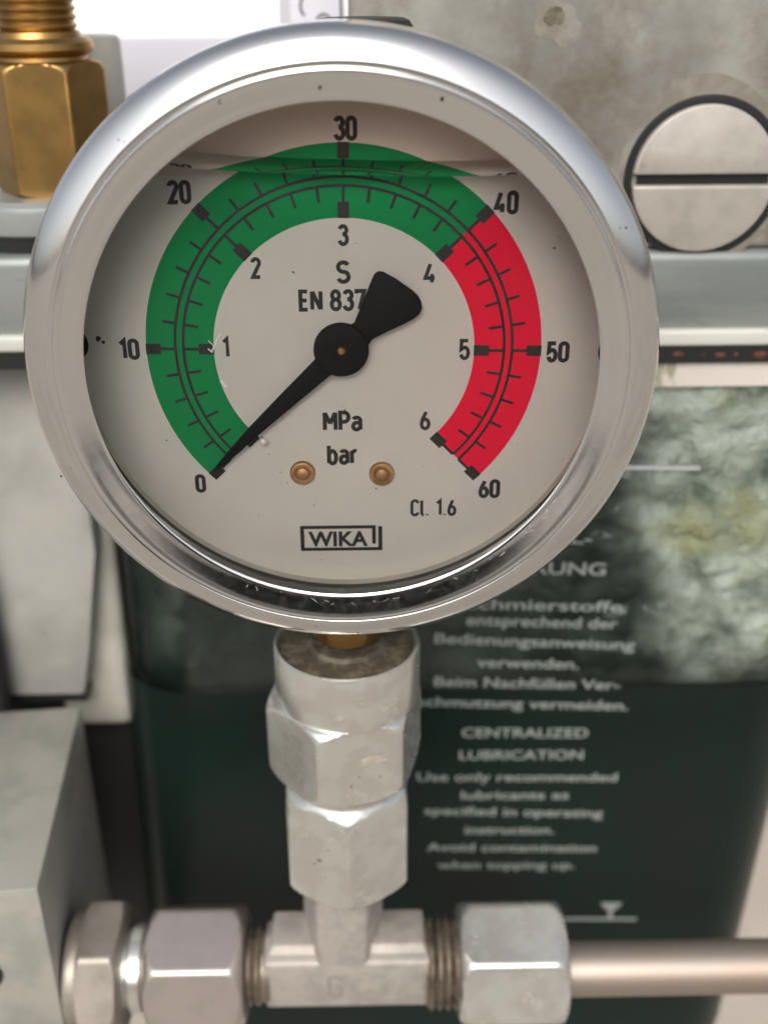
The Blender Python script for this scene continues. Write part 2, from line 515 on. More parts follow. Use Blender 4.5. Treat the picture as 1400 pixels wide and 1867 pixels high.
def ribbon(pts, t, y):
    P = [Vector((p[0], p[1])) for p in pts]
    closed = (P[0] - P[-1]).length < 1e-6
    if closed:
        P = P[:-1]
    n = len(P)
    L, Rr = [], []
    for i in range(n):
        a = P[i] - P[i - 1] if (i or closed) else P[1] - P[0]
        b = P[(i + 1) % n] - P[i] if (i < n - 1 or closed) else P[-1] - P[-2]
        a, b = a.normalized(), b.normalized()
        na, nb = Vector((-a.y, a.x)), Vector((-b.y, b.x))
        m = na + nb
        if m.length < 1e-3:
            m = na.copy()
        m.normalize()
        k = min(t / 2 / max(m.dot(na), 0.35), t * 1.1)
        L.append(P[i] + m * k)
        Rr.append(P[i] - m * k)
    V = [(p.x, y, p.y) for p in L] + [(p.x, y, p.y) for p in Rr]
    F = [(i, (i + 1) % n, n + (i + 1) % n, n + i) for i in range(n if closed else n - 1)]
    return V, F
def lettering(s, cx, cz, wd, ht, t, y, gap=0.24):
    """flat print of a word: centre, overall width and height, pen width, in mm"""
    x, strokes = 0.0, []
    for ch in s:
        adv, st = G[ch]
        strokes += [[(px + x, pz) for px, pz in q] for q in st]
        x += adv + gap
    x0 = min(p[0] for q in strokes for p in q)
    x1 = max(p[0] for q in strokes for p in q)
    sx = (wd - t) / max(x1 - x0, 1e-3) if wd else (ht - t)
    sz = ht - t
    out = []
    for k, q in enumerate(strokes):
        pts = [(cx + (p[0] - (x0 + x1) / 2) * sx, cz + (p[1] - 0.5) * sz) for p in q]
        out.append(ribbon(pts, t, y - 0.004 * (k % 3)))
    return join(*out)
def font_text(s, cx, cz, wd, ht, y, rot=0.0, bold=0.0, thick=0.0):
    """a line in the plain sans face, scaled to an overall width and capital height"""
    cu = bpy.data.curves.new('t', 'FONT')
    cu.body = s
    cu.offset = bold
    o = bpy.data.objects.new('t', cu)
    col.objects.link(o)
    dg = bpy.context.evaluated_depsgraph_get()
    me = bpy.data.meshes.new_from_object(o.evaluated_get(dg))
    V = [v.co.copy() for v in me.vertices]
    F = [tuple(p.vertices) for p in me.polygons]
    bpy.data.objects.remove(o)
    bpy.data.meshes.remove(me)
    bpy.data.curves.remove(cu)
    x0, x1 = min(v.x for v in V), max(v.x for v in V)
    sx, sz = wd / (x1 - x0), ht / 0.73
    out = []
    for v in V:
        x, z = (v.x - (x0 + x1) / 2) * sx, (v.y - 0.365) * sz
        out.append((cx + x * math.cos(rot) - z * math.sin(rot), y, cz + x * math.sin(rot) + z * math.cos(rot)))
    return out, F

# ------------------------------------------------------------------ the ground, and dark shapes added for reflections
V = [(-400000, -400000, -900), (400000, -400000, -900), (400000, 400000, -900), (-400000, 400000, -900)]
g = obj('ground', (V, [(0, 1, 2, 3)]), GROUND, base=(0, 0, -900), smooth=0)
tag(g, kind='structure')
tag(obj('added_dark_strip', ([(-1700, -3700, -896), (1600, -3700, -896), (2300, -22000, -896), (-2600, -22000, -896)], [(0, 1, 2, 3)]), DARK_STRIP, base=(0, 0, -896), smooth=0), kind='structure')  # unseen dark strip, added to darken what the bezel and dial reflect
def added_dark_belt():
    V, F = [], []
    for i in range(7000):
        x = random.uniform(-13000, 15000)
        h = 5200 + 1700 * noise.noise(Vector((x * .0004, 3, 0))) + 700 * noise.noise(Vector((x * .0015, 9, 0)))
        p = Vector((x, -24000 + random.uniform(-1500, 1500), -900 + h * math.sqrt(random.random())))
        k = len(V)
        for q in range(4):
            V.append((p + Vector((random.uniform(-1, 1), random.uniform(-1, 1), random.uniform(-1, 1))) * 620)[:])
        F += [(k, k + 1, k + 2), (k + 1, k + 2, k + 3)]
    return V, F
tag(obj('added_dark_belt', added_dark_belt(), DARK_BELT, base=(0, -24000, -900), smooth=0), kind='stuff')  # unseen leafy belt added behind the camera, dark for the lower bezel's reflection

# ================================================================== pressure gauge
gauge = thing('pressure_gauge', (0, 6, -44), 'round steel pressure gauge with green and red dial, pointer resting at zero', 'pressure gauge')
YD = 1.12
bez = [(29.2, -7.9), (28.5, -8.2), (28.34, -8.32), (28.32, -8.45), (28.5, -8.58), (28.75, -8.64), (29.4, -8.85), (30.4, -9.2), (31.0, -9.38), (31.25, -9.42),
       (31.36, -9.38), (31.44, -9.2), (31.54, -9.02), (31.66, -9.0), (31.78, -9.1), (31.9, -9.14), (32.2, -9.06), (32.8, -8.84), (33.4, -8.57), (34.0, -8.23), (34.55, -7.80), (35.0, -7.28), (35.3, -6.6), (35.45, -5.8), (35.45, -1.0), (35.3, 0.2), (34.9, 0.9), (34.2, 1.2), (33.2, 1.3)]
bezel = obj('bezel', lathe(bez, 'Y', n=256), STEEL, gauge, smooth=50)
obj('case', lathe([(33.3, 1.0), (33.3, 20.0), (32.6, 21.6), (31, 22.2), (0, 22.4)], 'Y', n=128), CASE, gauge)
obj('gasket', lathe([(28.55, -8.12), (31.0, -7.95), (31.0, -0.8), (32.9, -0.8)], 'Y', n=160), RUBBER, gauge)
obj('inner_wall', lathe([(31.0, -0.8), (31.0, 2.0), (32.9, 2.05), (32.9, -0.75)], 'Y', n=160), mat('inner_wall_paint', (0.55, 0.52, 0.47), 0.5), gauge)
obj('window', lathe([(0, -4.2), (30.9, -4.2), (30.9, -2.5), (0, -2.5)], 'Y', n=128), WINDOW, gauge)

def glycerine():
    Y0, Y1, r0 = -2.4, 1.2, 31.15
    slices = [Y0 + (Y1 - Y0) * s for s in (0, .06, .14, .26, .42, .58, .74, .86, .94, 1)]
    def top(x, y):
        z = 20.1 + (y - Y0) * LIQ_TILT - 0.03 * x
        edge = r0 - math.hypot(x, z)
        z += 2.0 * math.exp(-max(edge, 0) / 3.0)
        z += 0.12 * math.exp(-(y - Y0) / 0.7)
        return z
    NT, NA = 60, 120
    rows, V, F = [], [], []
    for y in slices:
        def hit(sgn):
            lo, hi = R(10), R(85)
            for _ in range(40):
                a = (lo + hi) / 2
                if r0 * math.sin(a) < top(sgn * r0 * math.cos(a), y):
                    lo = a
                else:
                    hi = a
            return lo
        aR, aL = hit(1), PI - hit(-1)
        xL, xR = r0 * math.cos(aL), r0 * math.cos(aR)
        row = []
        for i in range(NT):
            u = i / NT
            u = 0.5 - 0.5 * math.cos(PI * u)
            x = xR + (xL - xR) * u
            zz = r0 * math.sin(aR) if i == 0 else min(top(x, y), math.sqrt(r0 * r0 - x * x) - 1e-4)
            row.append((x, y, zz))
        for i in range(NA):
            a = aL + (2 * PI + aR - aL) * i / NA
            row.append((r0 * math.cos(a), y, r0 * math.sin(a)))
        rows.append(list(range(len(V), len(V) + len(row))))
        V += row
    m = NT + NA
    for p, q in zip(rows, rows[1:]):
        for i in range(m):
            F.append((p[i], p[(i + 1) % m], q[(i + 1) % m], q[i]))
    F += [tuple(rows[0]), tuple(reversed(rows[-1]))]
    return V, F
LIQ_TILT = 0.32
def tint_film():  # pinkish see-through sheet over the dial above the liquid line
    a0, a1, r = R(41.5), R(180 - 41.0), 30.9
    arcp = [(r * math.cos(a0 + (a1 - a0) * i / 60), -2.45, r * math.sin(a0 + (a1 - a0) * i / 60)) for i in range(61)]
    return arcp, [tuple(range(61))]
obj('tint_film', tint_film(), clear('pinkish_tint', (0.97, 0.87, 0.83), 1.2, 0.2), gauge, smooth=0)
obj('glycerine_filling', glycerine(), GLYC, gauge, smooth=40)

dial = obj('dial', lathe([(0, YD), (31.0, YD), (31.0, 1.9), (0, 1.9)], 'Y', n=160), DIAL, gauge)
DR = -0.85
ang = lambda bar: 225 - 4.5 * bar + DR
obj('green_zone', sector(15.25, 23.1, ang(0), ang(40), YD - 0.010), GREEN, dial, smooth=0)
obj('red_zone', sector(15.25, 23.1, ang(40), ang(60.0), YD - 0.010), RED, dial, smooth=0)
YP = YD - 0.022
obj('outer_scale_line', sector(19.52, 19.86, ang(0), ang(60), YP, 160), INK, dial, smooth=0)
obj('inner_scale_line', sector(18.58, 18.92, ang(0), ang(60), YP, 160), INK, dial, smooth=0)
for b in range(0, 61, 2):
    a = ang(b)
    if b % 10:
        obj('minor_tick', radial(19.70, 21.26, a, 0.34, YP - 0.006), INK, dial, smooth=0)
        obj('minor_tick', radial(17.06, 18.75, a, 0.34, YP - 0.006), INK, dial, smooth=0)
    else:
        obj('major_tick', join(radial(19.70, 21.45, a, 0.36, YP - 0.006), radial(21.4, 23.15, a, 1.30, YP - 0.010)), INK, dial, smooth=0)
        obj('major_tick', join(radial(16.95, 18.75, a, 0.36, YP - 0.006), radial(15.2, 17.0, a, 1.30, YP - 0.010)), INK, dial, smooth=0)
YT = YD - 0.018
for s, x, z, wd, ht in (('30', 0.60, 24.55, 2.62, 2.62), ('20', -17.71, 18.15, 2.62, 2.62), ('10', -25.12, 0.32, 2.45, 2.62), ('40', 18.27, 16.75, 2.74, 2.62),
                        ('50', 25.13, -0.52, 2.70, 2.62), ('60', 17.70, -18.20, 2.72, 2.62), ('0', -18.16, -17.04, 1.34, 2.55)):
    obj('numeral', lettering(s, x, z, wd, ht, 0.50, YT), INK, dial, smooth=0)
for s, x, z, wd, ht in (('3', 0.16, 13.32, 1.28, 2.45), ('2', -9.76, 9.71, 1.26, 2.5), ('1', -13.85, 0.41, 0.85, 2.6), ('4', 9.94, 8.95, 1.50, 2.55),
                        ('5', 14.13, -0.11, 1.30, 2.6), ('6', 9.59, -8.96, 1.32, 2.6)):
    obj('numeral', lettering(s, x, z, wd, ht, 0.44, YT), INK, dial, smooth=0)
for s, x, z, wd, ht, t in (('S', 0.10, 9.16, 1.66, 2.7, 0.48), ('EN 837', -1.23, 5.91, 7.8, 2.6, 0.47), ('MPa', -0.40, -8.96, 4.8, 2.75, 0.50),
                           ('bar', -0.46, -13.33, 3.9, 2.85, 0.50), ('Cl. 1.6', 10.77, -20.74, 5.8, 2.4, 0.38)):
    obj('lettering', lettering(s, x, z, wd, ht, t, YT), INK, dial, smooth=0)
def logo():
    x0, x1, z0, z1 = -6.10, 4.32, -26.72, -23.12
    q = lambda a, b, c, d, y: ([(a, y, c), (b, y, c), (b, y, d), (a, y, d)], [(0, 1, 2, 3)])
    bars = join(q(x0, x0 + .5, z0, z1, YT), q(x0 + .5, 3.50, z1 - .46, z1, YT), q(3.02, 3.50, z0 + .95, z1 - .46, YT),
                q(x0 + .5, x1 - .52, z0, z0 + .46, YT), q(x1 - .52, x1, z0, z1 - .15, YT))
    word = font_text('WIKA', -1.30, -24.96, 7.6, 2.1, YT - 0.006, 0, 0.035)
    return join(bars, word)
obj('maker_logo', logo(), INK, dial, smooth=0)
for sx, z in ((-31.0, 1.0), (31.1, -0.5)):
    obj('edge_notch', ([(sx + 1.25 * math.cos(2 * PI * i / 32), YT, z + 1.7 * math.sin(2 * PI * i / 32)) for i in range(32)], [tuple(range(32))]), INK, dial, smooth=0)
def specks(pts, y):
    out = []
    for x, z, s in pts:
        n = random.randint(5, 7)
        o = random.random() * 6
        out.append(([(x + s * random.uniform(.5, 1.1) * math.cos(o + 2 * PI * i / n), y, z + s * random.uniform(.5, 1.1) * math.sin(o + 2 * PI * i / n)) for i in range(n)], [tuple(range(n))]))
    return join(*out)
pts = [(-5.6, 9.2, .16), (1.6, 12.4, .1), (-8.2, -15.6, .1), (-7.4, -17.1, .09), (3.6, -18.0, .16), (-21.8, -11.2, .13), (23.9, 11.7, .17), (24.4, 12.9, .1),
       (-4.2, -20.2, .12), (-10.2, -10.9, .15), (-9.5, -13.2, .1), (-28.6, 1.6, .45), (-28.0, 1.2, .25), (-11.2, -21.5, .09), (-3.5, -28.0, .1), (-13.8, -13.6, .1)]
pts += [(random.uniform(-24, 24), random.uniform(-24, 20), random.uniform(.03, .07)) for _ in range(60)]
o = obj('dirt_specks', specks(pts, YD - 0.05), SPECK, dial, smooth=0)
o['kind'] = 'stuff'
# the scratch across the green at 1 MPa, and the chipped enamel beside the pointer
o = obj('scratch', join(ribbon([(-15.9, .3), (-15.5, -.1), (-15.0, 1.0), (-14.4, 2.1)], .16, YD - .05), ribbon([(-15.8, 1.3), (-15.2, .6)], .10, YD - .053),
                        ribbon([(-14.7, -3.6), (-14.1, -4.5)], .35, YD - .05)), BUBBLE, dial, smooth=0)
o = obj('air_bubble', lathe([(0, -.4), (.28, -.35), (.45, -.15), (.48, 0), (.35, .25), (0, .3)], 'Y', (-10.0, 0.2, -11.3), 24), BUBBLE, gauge, smooth=60)

tail = [(1.25, 3.53), (2.35, 6.2), (3.40, 8.75), (3.62, 9.18), (4.05, 9.46), (4.6, 9.40), (6.0, 8.62), (7.9, 7.25), (8.55, 6.62), (8.92, 5.95), (9.02, 5.2),
        (8.75, 4.5), (8.1, 3.95), (6.9, 3.30), (5.0, 2.42), (3.30, 1.55)]
blade = [(-1.3, -2.48), (-6.2, -6.6), (-11.04, -10.72), (-14.9, -14.22), (-16.35, -15.05), (-15.55, -13.80), (-11.82, -9.50), (-7.7, -5.2), (-3.5, -0.91)]
needle = obj('pointer', join(prism(tail + [(1.2, -1.6)] + blade + [(-1.8, 2.0)], -0.45, -0.15, 0.05),
                             lathe([(0, -0.95), (2.7, -0.95), (3.08, -0.85), (3.22, -0.65), (3.22, -0.15), (0, -0.15)], 'Y', (-0.33, 0, 0.33), 64)), POINTER, gauge, smooth=35)
obj('pointer_pin', lathe([(0, -1.25), (.32, -1.23), (.46, -1.13), (.5, -1.0), (.5, -0.8)], 'Y', (-0.30, 0, 0.30), 32), BRASS, needle)
for x, z in ((-5.46, -15.70), (4.31, -15.95)):
    obj('dial_screw', lathe([(0, .2), (.62, .23), (.82, .35), (.95, .58), (1.08, .58), (1.2, .46), (1.42, .5), (1.56, .72), (1.58, 1.15)], 'Y', (x, 0, z), 40), BRASS_D, gauge)
obj('vent_plug', join(lathe([(0, 35.2), (4.6, 35.15), (5.2, 34.9), (5.6, 34.3), (5.6, 32.6)], 'Z', (2.6, 9.5, 0), 48)), RUBBER, gauge)
obj('stem', join(hexnut('Z', (-0.55, 6, 0), -42.9, -33.0, 9.2, R(-90), hole=2)), BRASS, gauge)
sp = []
for a, r in ((93, 29.6), (70, 30.2), (112, 30.5), (28, 33.6), (131, 33.0), (255, 33.6), (263, 33.9), (301, 30.3), (200, 34.5), (272, 33.2)):
    sp.append((r * math.cos(R(a)), r * math.sin(R(a)), random.uniform(.12, .24)))
V, F = specks(sp, 0)
V = [(x, -9.02 - 0.42 * (1 if 30.2 < math.hypot(x, z) < 33.4 else 0) - 0.05, z) for x, y, z in V]
o = obj('dust_specks', (V, F), SPECK, bezel, smooth=0)
o['kind'] = 'stuff'

random.seed(21)
def bezel_y(r):
    return -8.64 - (r - 28.75) * 0.312
sc = []
for i in range(70):
    a, r = R(random.uniform(-115, -22)), random.uniform(28.9, 30.9)
    da, dr = random.uniform(-.03, .03), random.uniform(-.5, .5)
    p, q = (a, r), (a + da, min(31.0, max(28.85, r + dr)))
    wv = random.uniform(.012, .03)
    P = [Vector((rr * math.cos(t), bezel_y(rr) - .012, rr * math.sin(t))) for t, rr in (p, ((p[0] + q[0]) / 2 + .004, (p[1] + q[1]) / 2), q)]
    d = (P[2] - P[0]).normalized()
    nrm = d.cross(Vector((0, 1, 0))).normalized() * wv
    sc.append(([(v + nrm)[:] for v in P] + [(v - nrm)[:] for v in P], [(0, 1, 4, 3), (1, 2, 5, 4)]))
o = obj('fine_scratches', join(*sc), mat('scratched_steel', (0.75, 0.73, 0.70), 0.5, 0.6), bezel, smooth=0)
o['kind'] = 'stuff'

# ================================================================== adapter, nuts and tee under the gauge
ad = thing('gauge_adapter', (-1.2, 6, -66), 'zinc plated adapter directly under the gauge, round collar above a stamped hexagon', 'pipe fitting')
obj('collar', lathe([(9.3, -45.3), (9.55, -44.35), (9.9, -44.1), (10.2, -44.3), (10.32, -44.8), (10.32, -52.3), (10.1, -53.2), (9.6, -53.4)], 'Z', (-0.72, 6, 0), 96), ZINC, ad)
obj('sealing_grime', lathe([(0, -44.2), (4.9, -44.3), (5.4, -44.75), (7.5, -44.95), (9.36, -44.85), (9.36, -46)], 'Z', (-0.72, 6, 0), 64), GRIME, ad)
hx = obj('hexagon', hexnut('Z', (-1.25, 6, 0), -65.6, -52.6, 20.2, R(-90 - 15.5 + 30), (0.97, 2.2), (0.96, 2.0)), ZINC, ad)
def stamp(lines, c, nang, dist, zc, size, t):
    """raised stamping on a flat whose outward direction is nang"""
    out = []
    ux, uy = -math.sin(nang), math.cos(nang)
    for k, (s, dz) in enumerate(lines):
        V, F = lettering(s, 0, zc + dz, None, size, t, 0)
        V = [(c[0] + math.cos(nang) * (dist - y * 1.0) + ux * x, c[1] + math.sin(nang) * (dist - y) + uy * x, z) for x, y, z in V]
        out.append((V, F))
    return join(*out)
obj('stamped_marking', stamp([('U 20', 3.0), ('0 30', 0.2), ('U 02', -2.6)], (-1.25, 6), R(-90 - 15.5 - 30), 10.13, -59.4, 2.1, 0.30), STAMPZ, hx, smooth=0)

random.seed(5)
def on_flat(shape, c, nang, dist):
    V, F = shape
    ux, uy = -math.sin(nang), math.cos(nang)
    return [(c[0] + math.cos(nang) * (dist - y) + ux * x, c[1] + math.sin(nang) * (dist - y) + uy * x, z) for x, y, z in V], F
def blot(cx, cz, r, y, n=40, wob=.35, sx=1.0):
    ph = [random.uniform(0, 6.3) for _ in range(6)]
    pts = []
    for i in range(n):
        t = 2 * PI * i / n
        k = 1 + wob * sum(math.sin((q + 2) * t + ph[q]) / (q + 1.5) for q in range(6)) * .6
        pts.append((cx + sx * r * k * math.cos(t), y, cz + r * k * math.sin(t)))
    return pts, [tuple(range(n))]
SMEAR = mat('brown_smear', (0.50, 0.44, 0.34), 0.45, 0.5, c2=(0.62, 0.58, 0.50), vscale=1.2)
DENT = mat('dark_dent', (0.22, 0.19, 0.16), 0.5, 0.4)
fa = R(-90 - 15.5 + 30)
obj('brown_smear', on_flat(join(blot(1.6, -57.9, .55, -.012, 40, .5, 3.6), blot(0.4, -58.5, .3, -.016, 30, .5, 2.6)), (-1.25, 6), fa, 10.1), SMEAR, hx, smooth=0)
obj('dent', on_flat(join(blot(-1.6, -62.0, .22, -.014, 14), blot(2.6, -61.2, .16, -.014, 14), blot(-.4, -60.6, .13, -.014, 14)), (-1.25, 6), fa, 10.1), DENT, hx, smooth=0)

un = thing('union_nut', (-1.3, 6, -86), 'pale upright union nut between the stamped hexagon and the tee', 'nut', 'union nuts of the tee')
obj('nut_body', hexnut('Z', (-1.3, 6, 0), -86.4, -67.4, 18.0, R(-90 + 32), (0.90, 1.5), (0.72, 4.6), hole=5.6), ZINC, un)
obj('dent', on_flat(join(blot(.3, -77.6, .34, -.014, 18, .5, 1.4), blot(-.6, -78.6, .2, -.014, 14), blot(1.9, -75.0, .14, -.014, 12), blot(-1.9, -74.2, .12, -.014, 12), blot(1.2, -80.6, .12, -.014, 12)), (-1.3, 6), R(-90 + 32 - 60), 9.0), DENT, un, smooth=0)
obj('cutting_ring', lathe([(5.4, -86.6), (5.9, -86.5), (6.0, -87.0), (5.9, -88.6), (5.3, -88.8)], 'Z', (-1.6, 6, 0), 64), ZINC_OLD, un)
obj('threaded_shank', rod('Z', (-1.4, 6, 0), 8.0, -68.0, -64.8, 64), ZINC_OLD, ad)

YA, ZA = 5.6, -107.9                                  # the axis the tee and both side nuts share
tee = thing('tee_fitting', (-1.6, YA, -113), 'forged grey tee joining the upright nut to the two side nuts', 'pipe fitting')
def tee_arm(x0, x1, hf, hb, yf, yb, cut):
    """draft-angled forged bar along X: front face hf high, back hb"""
    prof = [(yf, ZA + 0.4 - hf), (yf, ZA + 0.4 + hf), (YA, ZA + hb), (yb, ZA + hf), (yb, ZA - hf), (YA, ZA - hb)]
    bm = bmesh.new()
    A = [bm.verts.new((x0, y, z)) for y, z in prof]
    B = [bm.verts.new((x1, y, z)) for y, z in prof]
    bm.faces.new(A); bm.faces.new(B[::-1])
    for i in range(6):
        bm.faces.new((A[i], A[(i + 1) % 6], B[(i + 1) % 6], B[i]))
    bmesh.ops.recalc_face_normals(bm, faces=bm.faces)
    bmesh.ops.bevel(bm, geom=bm.edges[:], offset=0.7, segments=3, profile=0.5, affect='EDGES')
    return grab(bm)
def tee_up(z0, z1, hf, hb, yf, yb, cx):
    prof = [(cx - hf, yf), (cx + hf, yf), (cx + hb, yb - 2), (cx + hf, yb), (cx - hf, yb), (cx - hb, yb - 2)]
    bm = bmesh.new()
    A = [bm.verts.new((x, y, z0)) for x, y in prof]
    B = [bm.verts.new((x + 0.25, y, z1)) for x, y in prof]
    bm.faces.new(A); bm.faces.new(B[::-1])
    for i in range(6):
        bm.faces.new((A[i], A[(i + 1) % 6], B[(i + 1) % 6], B[i]))
    bmesh.ops.recalc_face_normals(bm, faces=bm.faces)
    bmesh.ops.bevel(bm, geom=bm.edges[:], offset=0.6, segments=3, profile=0.5, affect='EDGES')
    return grab(bm)
def tee_top(x0, x1):
    """flat-topped forged shoulder of a side arm"""
    bm = bmesh.new()
    prof = [(1.6, ZA + 4.6), (3.2, ZA + 7.0), (10.2, ZA + 7.4), (10.6, ZA - 2), (3, ZA - 2)]
    A = [bm.verts.new((x0 + (1.2 if z > ZA + 5 else 0), y, z)) for y, z in prof]
    B = [bm.verts.new((x1 - (1.2 if z > ZA + 5 else 0), y, z)) for y, z in prof]
    bm.faces.new(A); bm.faces.new(B[::-1])
    for i in range(5):
        bm.faces.new((A[i], A[(i + 1) % 5], B[(i + 1) % 5], B[i]))
    bmesh.ops.recalc_face_normals(bm, faces=bm.faces)
    bmesh.ops.bevel(bm, geom=bm.edges[:], offset=0.45, segments=2, profile=0.5, affect='EDGES')
    return grab(bm)
body = obj('tee_body', join(tee_arm(-15.2, 11.9, 5.0, 6.6, 0.8, 10.6, 0), tee_up(ZA - 2, -88.3, 3.9, 6.6, 0.84, 11.2, -2.55), tee_top(-15.2, -2.6), tee_top(-2.5, 11.9)), FORGED, tee, smooth=40)
obj('stamped_marking', lettering('G', -3.7, ZA + 0.3, 2.6, 5.0, 0.5, 0.72), STAMPM, body, smooth=0)
obj('stamped_marking', lettering(':', 0.3, ZA + 0.2, 0.6, 4.2, 0.5, 0.72), STAMPM, body, smooth=0)
def thread(x0, x1, r, depth, pitch):
    p, x = [(0, x0), (r - depth, x0)], x0 + .2
    while x + pitch < x1:
        p += [(r - depth, x), (r, x + pitch * .45), (r, x + pitch * .6), (r - depth, x + pitch)]
        x += pitch
    return p + [(r - depth, x1), (0, x1)]
obj('male_thread', lathe(thread(11.0, 19.0, 7.4, .75, 1.35), 'X', (0, YA, ZA), 72), THREAD, tee)
obj('male_thread', lathe(thread(-20.0, -14.6, 6.3, .6, 1.35), 'X', (0, YA, ZA), 72), THREAD, tee)

nr = thing('union_nut', (25, YA, ZA), 'pale side nut on the right of the tee, holding the bare steel tube', 'nut', 'union nuts of the tee')
obj('nut_body', hexnut('X', (0, YA, ZA), 16.2, 34.0, 18.4, R(180 - 45 + 30), (0.80, 2.4), (0.80, 2.8), hole=5), ZINC, nr)
nl = thing('union_nut', (-26, YA, ZA), 'pinkish side nut on the left of the tee, next to the manifold block', 'nut', 'union nuts of the tee')
obj('nut_body', hexnut('X', (0, YA, ZA), -34.4, -18.3, 18.4, R(180 - 43 + 30), (0.80, 2.8), (0.80, 2.4), hole=5), 
    mat('pinkish_zinc', (0.58, 0.505, 0.48), 0.33, 0.85, c2=(0.52, 0.475, 0.44), vscale=0.2, bump=0.03, bscale=1.2, dirt=(0.25, 0.17, 0.15), dscale=0.35, dpos=(0.66, 0.8)), nl)
tb = obj('steel_tube', lathe([(0, 30), (4.35, 30), (4.35, 140), (0, 140)], 'X', (0, 5.0, -109.3), 64), TUBE, base=(60, 5, -109.3))
tag(tb, 'bare steel tube running right from the pale side nut', 'tube')
rd = thing('reducer_fitting', (-41, YA, ZA), 'blurred grey screw-in fitting between the manifold block and the pinkish nut', 'pipe fitting')
obj('hexagon', hexnut('X', (0, YA, ZA), -44.6, -38.2, 19.5, R(180 - 25), (0.93, 1.0), (0.93, 1.0), hole=5), ZINC_OLD, rd)
obj('washer_face', rod('X', (0, YA, ZA), 9.2, -46.8, -44.5, 72, 0.4), ZINC_OLD, rd)
obj('neck', lathe([(0, -38.6), (6.2, -38.6), (6.2, -37.4), (7.0, -36.9), (7.0, -35.2), (6.0, -34.8), (5.6, -34), (0, -34)], 'X', (0, YA, ZA), 64), ZINC, rd)

# manifold block at the left edge, turned slightly
mb = thing('manifold_block', (-70, 20, -130), 'grey steel manifold block at the lower left edge with sharp top corner', 'manifold block')
bmv = box(-95, -46.9, -3.2, 41.5, -150, -81.2, 0.35)
cy, sy_ = math.cos(R(5.2)), math.sin(R(5.2))
rot = lambda V: [(-46.9 + (x + 46.9) * cy - (y + 3.2) * sy_, -3.2 + (x + 46.9) * sy_ + (y + 3.2) * cy, z) for x, y, z in V]
obj('block_body', (rot(bmv[0]), bmv[1]), MANIF, mb)
obj('port_plug', rod('Y', (-57.6, 0, -98), 3.2, -4.4, 0, 32), DARKGAP, mb)

# ================================================================== grease reservoir
tank = thing('grease_reservoir', (20, 80, -160), 'dark green grease cup with white lettering, pale grease showing in its clear top', 'reservoir')
def tank_ring(z, inset=0.0):
    t = (z + 14) / -146.0
    cx = 20.1 + 0.033 * (z + 95)
    hw, hd, r = 65.3 - inset, 45 - 1.5 * t - inset, 15 - inset
    cyy = 38 + 45
    pts = []
    for qx, qy, a0 in ((1, 1, 0), (-1, 1, 90), (-1, -1, 180), (1, -1, 270)):
        for i in range(13):
            a = R(a0 + 90 * i / 12)
            pts.append((cx + qx * (hw - r) + r * math.cos(a), cyy + qy * (hd - r) + r * math.sin(a), z))
    return pts
def tank_shell(z0, z1, inset=0.0, n=8, caps=False):
    V, F = [], []
    m = 52
    for k in range(n + 1):
        V += tank_ring(z0 + (z1 - z0) * k / n, inset)
    for k in range(n):
        for i in range(m):
            F.append((k * m + i, k * m + (i + 1) % m, k * m + m + (i + 1) % m, k * m + m + i))
    if caps:
        F += [tuple(range(m)), tuple(range(n * m, n * m + m))]
    return V, F
obj('clear_wall', tank_shell(-14.2, -77.0), TANK, tank, smooth=50)
obj('label_sleeve', tank_shell(-76.8, -175, -0.05, 10, True), LABEL, tank, smooth=50)
obj('rim', tank_shell(-14.0, -18.6, -0.7, 2, True), mat('olive_rim', (0.30, 0.31, 0.22), 0.35, 0.0, c2=(0.60, 0.55, 0.50), vscale=0.08, vpos=(0.49, 0.53), stretch=(1, .3, .3), bump=.3, bscale=.2), tank, smooth=50)
def grease():
    ring = tank_ring(-50, 3.2)
    V, F = [], []
    nx, nz = 190, 80
    for j in range(nz + 1):
        z = -17 - 68 * j / nz
        cx = 20.1 + 0.033 * (z + 95)
        for i in range(nx + 1):
            u = i / nx
            s = -1 + 2 * u
            hw, r = 63.9, 14.8
            L = hw - r + r * PI / 2
            d = abs(s) * (L + 26)
            if d < hw - r:
                x, y, nx_, ny_ = d, 0, 0, -1
            elif d < L:
                a = (d - (hw - r)) / r
                x, y, nx_, ny_ = hw - r + r * math.sin(a), r - r * math.cos(a), math.sin(a), -math.cos(a)
            else:
                x, y, nx_, ny_ = hw, r + d - L, 1, 0
            sg = 1 if s >= 0 else -1
            p = Vector((sg * x * .09, y * .09, z * .09))
            q = p * 1.5 + Vector((noise.noise(p * 2), 0, noise.noise(p * 2 + Vector((5, 5, 5))))) * .35
            vd = noise.voronoi(q)[0]
            h = 1.6 - vd[0] * 4.2 + (vd[1] - vd[0]) * 1.5 + noise.fractal(p * 2.2, 0.9, 2.1, 4) * 0.9
            h = max(min(h * 0.7, 1.0), -4.0) * min(1.0, max(0.12, (sg * x - 2) / 22)) * min(1.0, max(0.2, (z + 84) / 14))
            V.append((cx + sg * (x + nx_ * h), 40.0 + y + ny_ * h, z))
    for j in range(nz):
        for i in range(nx):
            a = j * (nx + 1) + i
            F.append((a, a + 1, a + nx + 2, a + nx + 1))
    return V, F
o = obj('grease', grease(), GREASE, tank, smooth=180)
